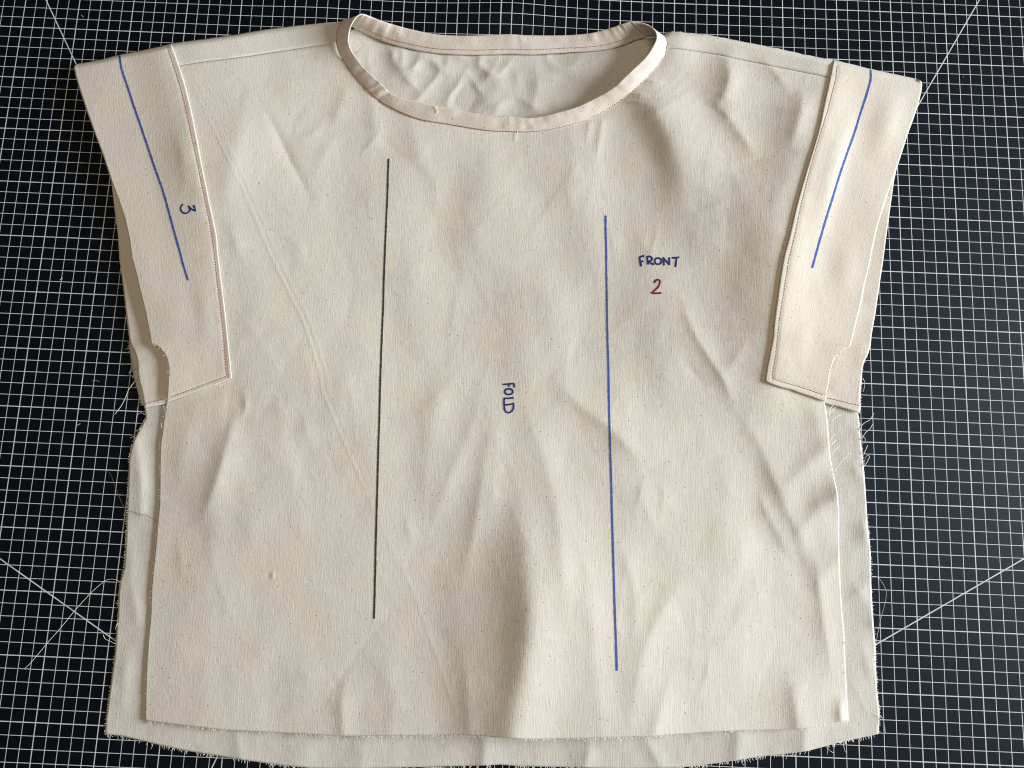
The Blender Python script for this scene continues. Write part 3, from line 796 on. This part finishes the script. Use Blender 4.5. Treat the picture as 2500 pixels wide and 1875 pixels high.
def band_point(k, v):
    """point on the strip, v from the seam edge (0) to the free edge (1)"""
    a, b = sB[k], sT[k]
    p = a[:, :2] * (1 - v)[:, None] + b[:, :2] * v[:, None]
    bulge = np.sin(np.pi * v) * (.04 * (1 - isback[k]) + .07 * isback[k])
    z = a[:, 2] * (1 - v) + b[:, 2] * v + bulge
    u = k * 1.0
    z = z + (.05 * np.sin(np.pi * v) + .05 * v) * vnoise(u / SUB * 1.9, v * 1.2, .8, 3) + .03 * (.3 + v) * vnoise(u / SUB * 3.1, v * .8, .9, 5)
    z = z + .07 * np.exp(-((u - 4.75 * SUB) / (.22 * SUB)) ** 2) * (.3 + .7 * v) - .05 * np.exp(-((u - 4.35 * SUB) / (.18 * SUB)) ** 2) + .05 * np.exp(-((u - 5.2 * SUB) / (.14 * SUB)) ** 2) 
    return p, z
kk, vv = np.meshgrid(np.arange(nu), np.linspace(0, 1, nv), indexing='ij')
pq, pz = band_point(kk.ravel(), vv.ravel())
band = mesh_obj('neck_band', lift(pq, pz), grid_faces(nu, nv, closed=True), M_band, top)
md = band.modifiers.new('cloth thickness', 'SOLIDIFY'); md.thickness = .09 * CM; md.offset = 0.0
band['label'] = 'narrow bias cut neck band topstitched in maroon thread'

# --- stitching
def strip_line(k0, k1, v):
    k = np.arange(k0, k1) % nu
    p, z = band_point(k, np.full(len(k), v))
    return lift(p, z)
fl = strip_line(36 * SUB - 6, (nb + 14) * SUB, 0.0); fl[:, 2] += .05
stitches('stitching', fl, band, seed=3, label='maroon topstitching along the front of the neck band')
bl = strip_line(16 * SUB + 4, 33 * SUB, .235); bl[:, 2] += .075
stitches('stitching', bl, band, seed=4, label='maroon topstitching along the inside back of the neck band')
for qs, par, zf, sd in [((sl_st1, sl_st2), slv_l, z_sleeve, 5), ((sl_st3,), slv_l, z_sleeve_back, 6), ((sr_st1, sr_st2), slv_r, z_sleeve, 7), ((sr_st3,), slv_r, z_sleeve_back, 8)]:
    q = np.vstack([resample(rect(a), 120) for a in qs])
    stitches('stitching', on_surface(q, zf, .03), par, seed=sd)

# --- pen markings
def pen(name, parent, zf, mat, width, *strokes, **props):
    return ribbon(name, [smooth(rect(s), 4) if len(s) > 2 else resample(rect(s), 12) for s in strokes], width, zf, mat, parent, **props)
pen('pen_line', front, z_front, M_grey, .15, np.vstack([m('B', (392, 1022), (368, 1659)), m('M', (340, 860), (318, 1659)), m('G', (290, 720))]), label='long dark grey pen line down the front')
pen('pen_line', front, z_front, M_blue, .16, np.vstack([m('B', (1788, 1388)), m('M', (1790, 0), (1803, 700), (1815, 1200), (1828, 1659)), m('G', (1800, 500), (1815, 1045))]), label='long blue pen line down the front')
pen('pen_line', slv_l, z_sleeve, M_blue, .17, m('A', (768, 357), (785, 450), (820, 560), (860, 680), (930, 880), (1000, 1090), (1060, 1270), (1110, 1450), (1165, 1645), 'D', (1170, 90), (1208, 220)))
pen('pen_line', slv_r, z_sleeve, M_blue, .17, m('C', (1248, 434), (1252, 490), (1235, 560), (1195, 680), (1150, 830), (1090, 1000), (1040, 1150), (980, 1340), (920, 1550), 'E', (900, 80), (884, 138)))
def ell(w, cx, cy, rx, ry, n=14):
    return m(w, *[(cx + rx * math.cos(2 * math.pi * i / n), cy + ry * math.sin(2 * math.pi * i / n)) for i in range(n + 1)])
pen('lettering', front, z_front, M_navy, .165,
    m('FR', (752, 440), (768, 545), (785, 638)), m('FR', (752, 442), (800, 425), (850, 412)), m('FR', (768, 542), (826, 534)),
    m('FR', (922, 432), (935, 520), (946, 600)), m('FR', (925, 432), (980, 422), (1030, 458), (1022, 508), (945, 545)), m('FR', (965, 545), (1020, 580), (1075, 605)),
    ell('FR', 1170, 530, 76, 72),
    m('FR', (1287, 452), (1295, 540), (1302, 620)), m('FR', (1290, 455), (1355, 530), (1424, 610)), m('FR', (1424, 610), (1424, 530), (1418, 452)),
    m('FR', (1492, 457), (1570, 450), (1640, 443)), m('FR', (1582, 450), (1575, 550), (1560, 655)), label='handwritten word FRONT in dark blue')
pen('lettering', front, z_front, M_plum, .155, m('FR', (1085, 1015), (1112, 970), (1165, 942), (1205, 970), (1208, 1030), (1170, 1110), (1100, 1180), (1030, 1250)), m('FR', (1030, 1250), (1130, 1252), (1235, 1248)), label='handwritten number 2 in plum')
pen('lettering', front, z_front, M_navy, .145,
    m('FO', (945, 532), (1130, 518), (1308, 500)), m('FO', (1308, 500), (1318, 560), (1332, 620)), m('FO', (1130, 520), (1140, 595)),
    ell('FO', 1140, 776, 138, 98),
    m('FO', (1290, 985), (1130, 1000), (985, 1003)), m('FO', (985, 1003), (980, 1100), (985, 1210)),
    m('FO', (1000, 1225), (1150, 1212), (1300, 1180)), m('FO', (1298, 1155), (1300, 1320), (1245, 1430), (1130, 1490), (1030, 1440), (990, 1330), (985, 1200)), label='handwritten word FOLD turned sideways in dark blue')
pen('lettering', slv_l, z_sleeve, M_navy, .145, m('TH', (908, 395), (858, 470), (843, 560), (880, 640), (950, 692), (1030, 698), (1110, 660), (1160, 585), (1145, 510), (1105, 455)),
    m('TH', (1105, 455), (1190, 540), (1345, 622)), m('TH', (1345, 622), (1325, 540), (1280, 430)), label='handwritten number 3 in dark blue')

# --- frayed raw edges
rs = lambda a, n=200: resample(rect(a), n)
zb_, zf_, zs_, zsb = z_back, z_front, z_sleeve, z_sleeve_back
vis = lambda a, i: a[i:]
fray('frayed_edge', rs(bk_hem, 400), zb_, back, 12, .08, .28, -1, seed=11, long_p=.08, long_l=.8)
fray('frayed_edge', rs(vis(bk_left, 5), 300), zb_, back, 14, .04, .12, -1, seed=12, long_p=.02, long_l=.5)
fray('frayed_edge', rs(vis(bk_right, 5), 300), zb_, back, 14, .04, .12, 1, seed=13, long_p=.02, long_l=.5)
fray('frayed_edge', rs(fr_hem, 400), zf_, front, 12, .07, .24, -1, seed=14, long_p=.08, long_l=.7)
fray('frayed_edge', rs(vis(fr_left, 12), 300), zf_, front, 6, .04, .1, -1, seed=15, long_p=.03, long_l=.3)
fray('frayed_edge', rs(vis(fr_right, 13), 300), zf_, front, 3, .03, .06, 1, seed=16, long_p=.03, long_l=.3)
fray('frayed_edge', rs(sl_hem[-10:], 80), zs_, slv_l, 9, .05, .14, -1, seed=17, long_p=.1, long_l=.4)
fray('frayed_edge', rs(sr_hem[-8:], 80), zs_, slv_r, 7, .04, .1, 1, seed=18, long_p=.05, long_l=.25)
fray('frayed_edge', rs(slf_out, 80), z_facing, slv_l, 10, .06, .16, -1, seed=19, long_p=.1, long_l=.5)
fray('frayed_edge', rs(srb_out[9:], 80), zsb, slv_r, 6, .05, .12, 1, seed=20, long_p=.08, long_l=.4)

# --- individual loose threads
def thread(parent, z0, z1, pts, mat=None, r=.022, label=None):
    q = smooth(rect(pts), 6); n = len(q)
    z = np.linspace(z0, z1, n)
    V, F = tube_mesh([lift(q, z)], r, 4)
    o = mesh_obj('loose_thread', V, F, mat or M_cream, parent)
    if label: o['label'] = label
    return o
thread(back, .25, .06, m('F', (757, 490), (725, 476), (690, 474), (650, 490), (570, 560), (470, 670), (380, 780), (300, 870), (200, 990), (150, 1035), (120, 1030)), label='long white thread trailing from the left edge onto the mat', r=.018)
thread(back, .2, .06, m('F', (725, 880), (690, 862), (660, 848), (648, 822)))
thread(back, .2, .06, m('F', (740, 745), (727, 780), (732, 810)), r=.016)
thread(back, .45, .08, m('F', (987, 118), (950, 90), (900, 68), (800, 40), (770, 5), 'D', (745, 1560), (720, 1490), (697, 1450)), mat=M_brown, r=.018, label='thin maroon thread lying across the left margin')
thread(slv_l, .3, .06, m('ML', (1865, 650), (1830, 720), (1780, 780), (1730, 850), (1700, 930), (1640, 1050), (1545, 1175)), label='long thread hanging off the open left sleeve')
thread(slv_l, .3, .08, m('ML', (1868, 660), (1815, 720), (1775, 775), (1760, 810)))
thread(slv_l, .3, .08, m('ML', (1838, 530), (1790, 565), (1755, 590), (1738, 625)))
thread(slv_l, .3, .1, m('ML', (1840, 545), (1800, 590), (1760, 600)))
thread(back, .25, .08, m('ML', (1950, 1170), (1900, 1150), (1850, 1180)))
thread(back, .25, .08, m('ML', (1900, 1370), (1860, 1380), (1825, 1400)))
thread(back, .25, .1, m('ML', (1835, 1500), (1810, 1470), (1755, 1490)))
thread(front, .8, .5, m('D', (1062, 1060), (1055, 1045), (1050, 1030)))
thread(front, .8, .5, m('D', (1048, 1100), (1030, 1095), (1018, 1085)))
thread(front, .8, .5, m('D', (1040, 1170), (1038, 1155), (1034, 1140)))
thread(front, .9, .5, m('E', (985, 1070), (1000, 1040), (1030, 1012)))
thread(front, .9, .5, m('E', (982, 1050), (995, 1025), (1012, 1000)))
thread(front, .9, .5, m('E', (1000, 1108), (1025, 1080), (1062, 1062)))
thread(front, .9, .5, m('E', (995, 1225), (1010, 1200), (1026, 1180)))
thread(front, .9, .5, m('E', (1000, 1250), (1015, 1235), (1028, 1222)))
thread(front, .9, .5, m('E', (1000, 1330), (1020, 1285), (1052, 1260)))
thread(front, .95, .5, m('E', (1022, 1425), (1060, 1360), (1095, 1325), (1124, 1300)))
thread(back, .3, .08, m('E', (1180, 1160), (1200, 1120), (1245, 1090), (1270, 1050)), label='curled thread ends off the right edge')
thread(back, .3, .08, m('E', (1190, 1220), (1215, 1175), (1245, 1150), (1260, 1120)))
thread(back, .3, .08, m('E', (1195, 1190), (1215, 1215), (1205, 1245)))
thread(back, .3, .08, m('E', (1205, 1310), (1220, 1275), (1230, 1252)))
thread(back, .3, .08, m('E', (1205, 1385), (1225, 1360), (1240, 1325), (1225, 1318), (1205, 1360)))
thread(slv_r, .3, .08, m('E', (1200, 830), (1212, 860), (1208, 890), (1203, 918)))
thread(back, .3, .06, m('H', (1250, 455), (1290, 460), (1325, 500), (1347, 560), (1335, 640), (1310, 730), (1290, 830), (1280, 885)), r=.016, label='long loop of thread beside the lower right edge')
thread(front, .7, .35, m('H', (1087, 865), (1140, 930), (1170, 990), (1168, 1060), (1195, 1150), (1240, 1240), (1275, 1320)), r=.016)
thread(back, .3, .06, m('H', (1300, 1315), (1325, 1350), (1335, 1390), (1342, 1440)), r=.016)
thread(back, .3, .06, m('H', (1308, 1330), (1328, 1360), (1338, 1438)), r=.014)
thread(front, .8, .5, m('G', (1810, 1475), (1785, 1500), (1768, 1540)))
thread(front, .8, .55, m('G', (2100, 1450), (2140, 1468), (2200, 1455)))
thread(band, 1.15, 1.05, m('L', (1322, 1195), (1338, 1240), (1342, 1290)), r=.03)
thread(band, .75, .55, m('L', (2092, 505), (2100, 570), (2106, 640)), r=.03)
thread(front, .75, .75, m('B', (1220, 830), (1215, 870), (1208, 910)), r=.02)

# ------------------------------------------------------------------ lint on the mat
def lint(label, *pts, r=.022):
    q = smooth(rect(np.array(pts)), 4) if len(pts) > 2 else resample(rect(np.array(pts)), 5)
    V, F = tube_mesh([lift(q, np.full(len(q), .045) + z_mat(q[:, 0], q[:, 1]))], r, 5)
    o = mesh_obj('lint_fibre', V, F, M_lint)
    o['label'] = label; o['category'] = 'lint'; o['group'] = 'bits of lint on the mat'
lint('short straight white lint fibre on the mat above the left sleeve', (198, 36), (200.5, 39), (203.5, 42))
lint('bent white lint fibre on the mat left of the left sleeve raw edge', (146, 684), (149, 681), (151, 677), (151.5, 682))
lint('forked pale lint fibre on the mat below the left sleeve', (184.5, 1040.5), (190, 1037), (196, 1034.5))
lint('faint wavy lint fibre on the mat beside the left armhole', (224, 930.5), (231, 928.5), (242, 931), r=.012)
lint('tiny white speck on the mat right of the right sleeve corner', (2350, 186.5), (2351.5, 188), (2352.5, 188.5), r=.03)
lint('tiny white speck on the mat above the right shoulder', (1892, 19.5), (1893, 18), (1894, 17.5), r=.025)
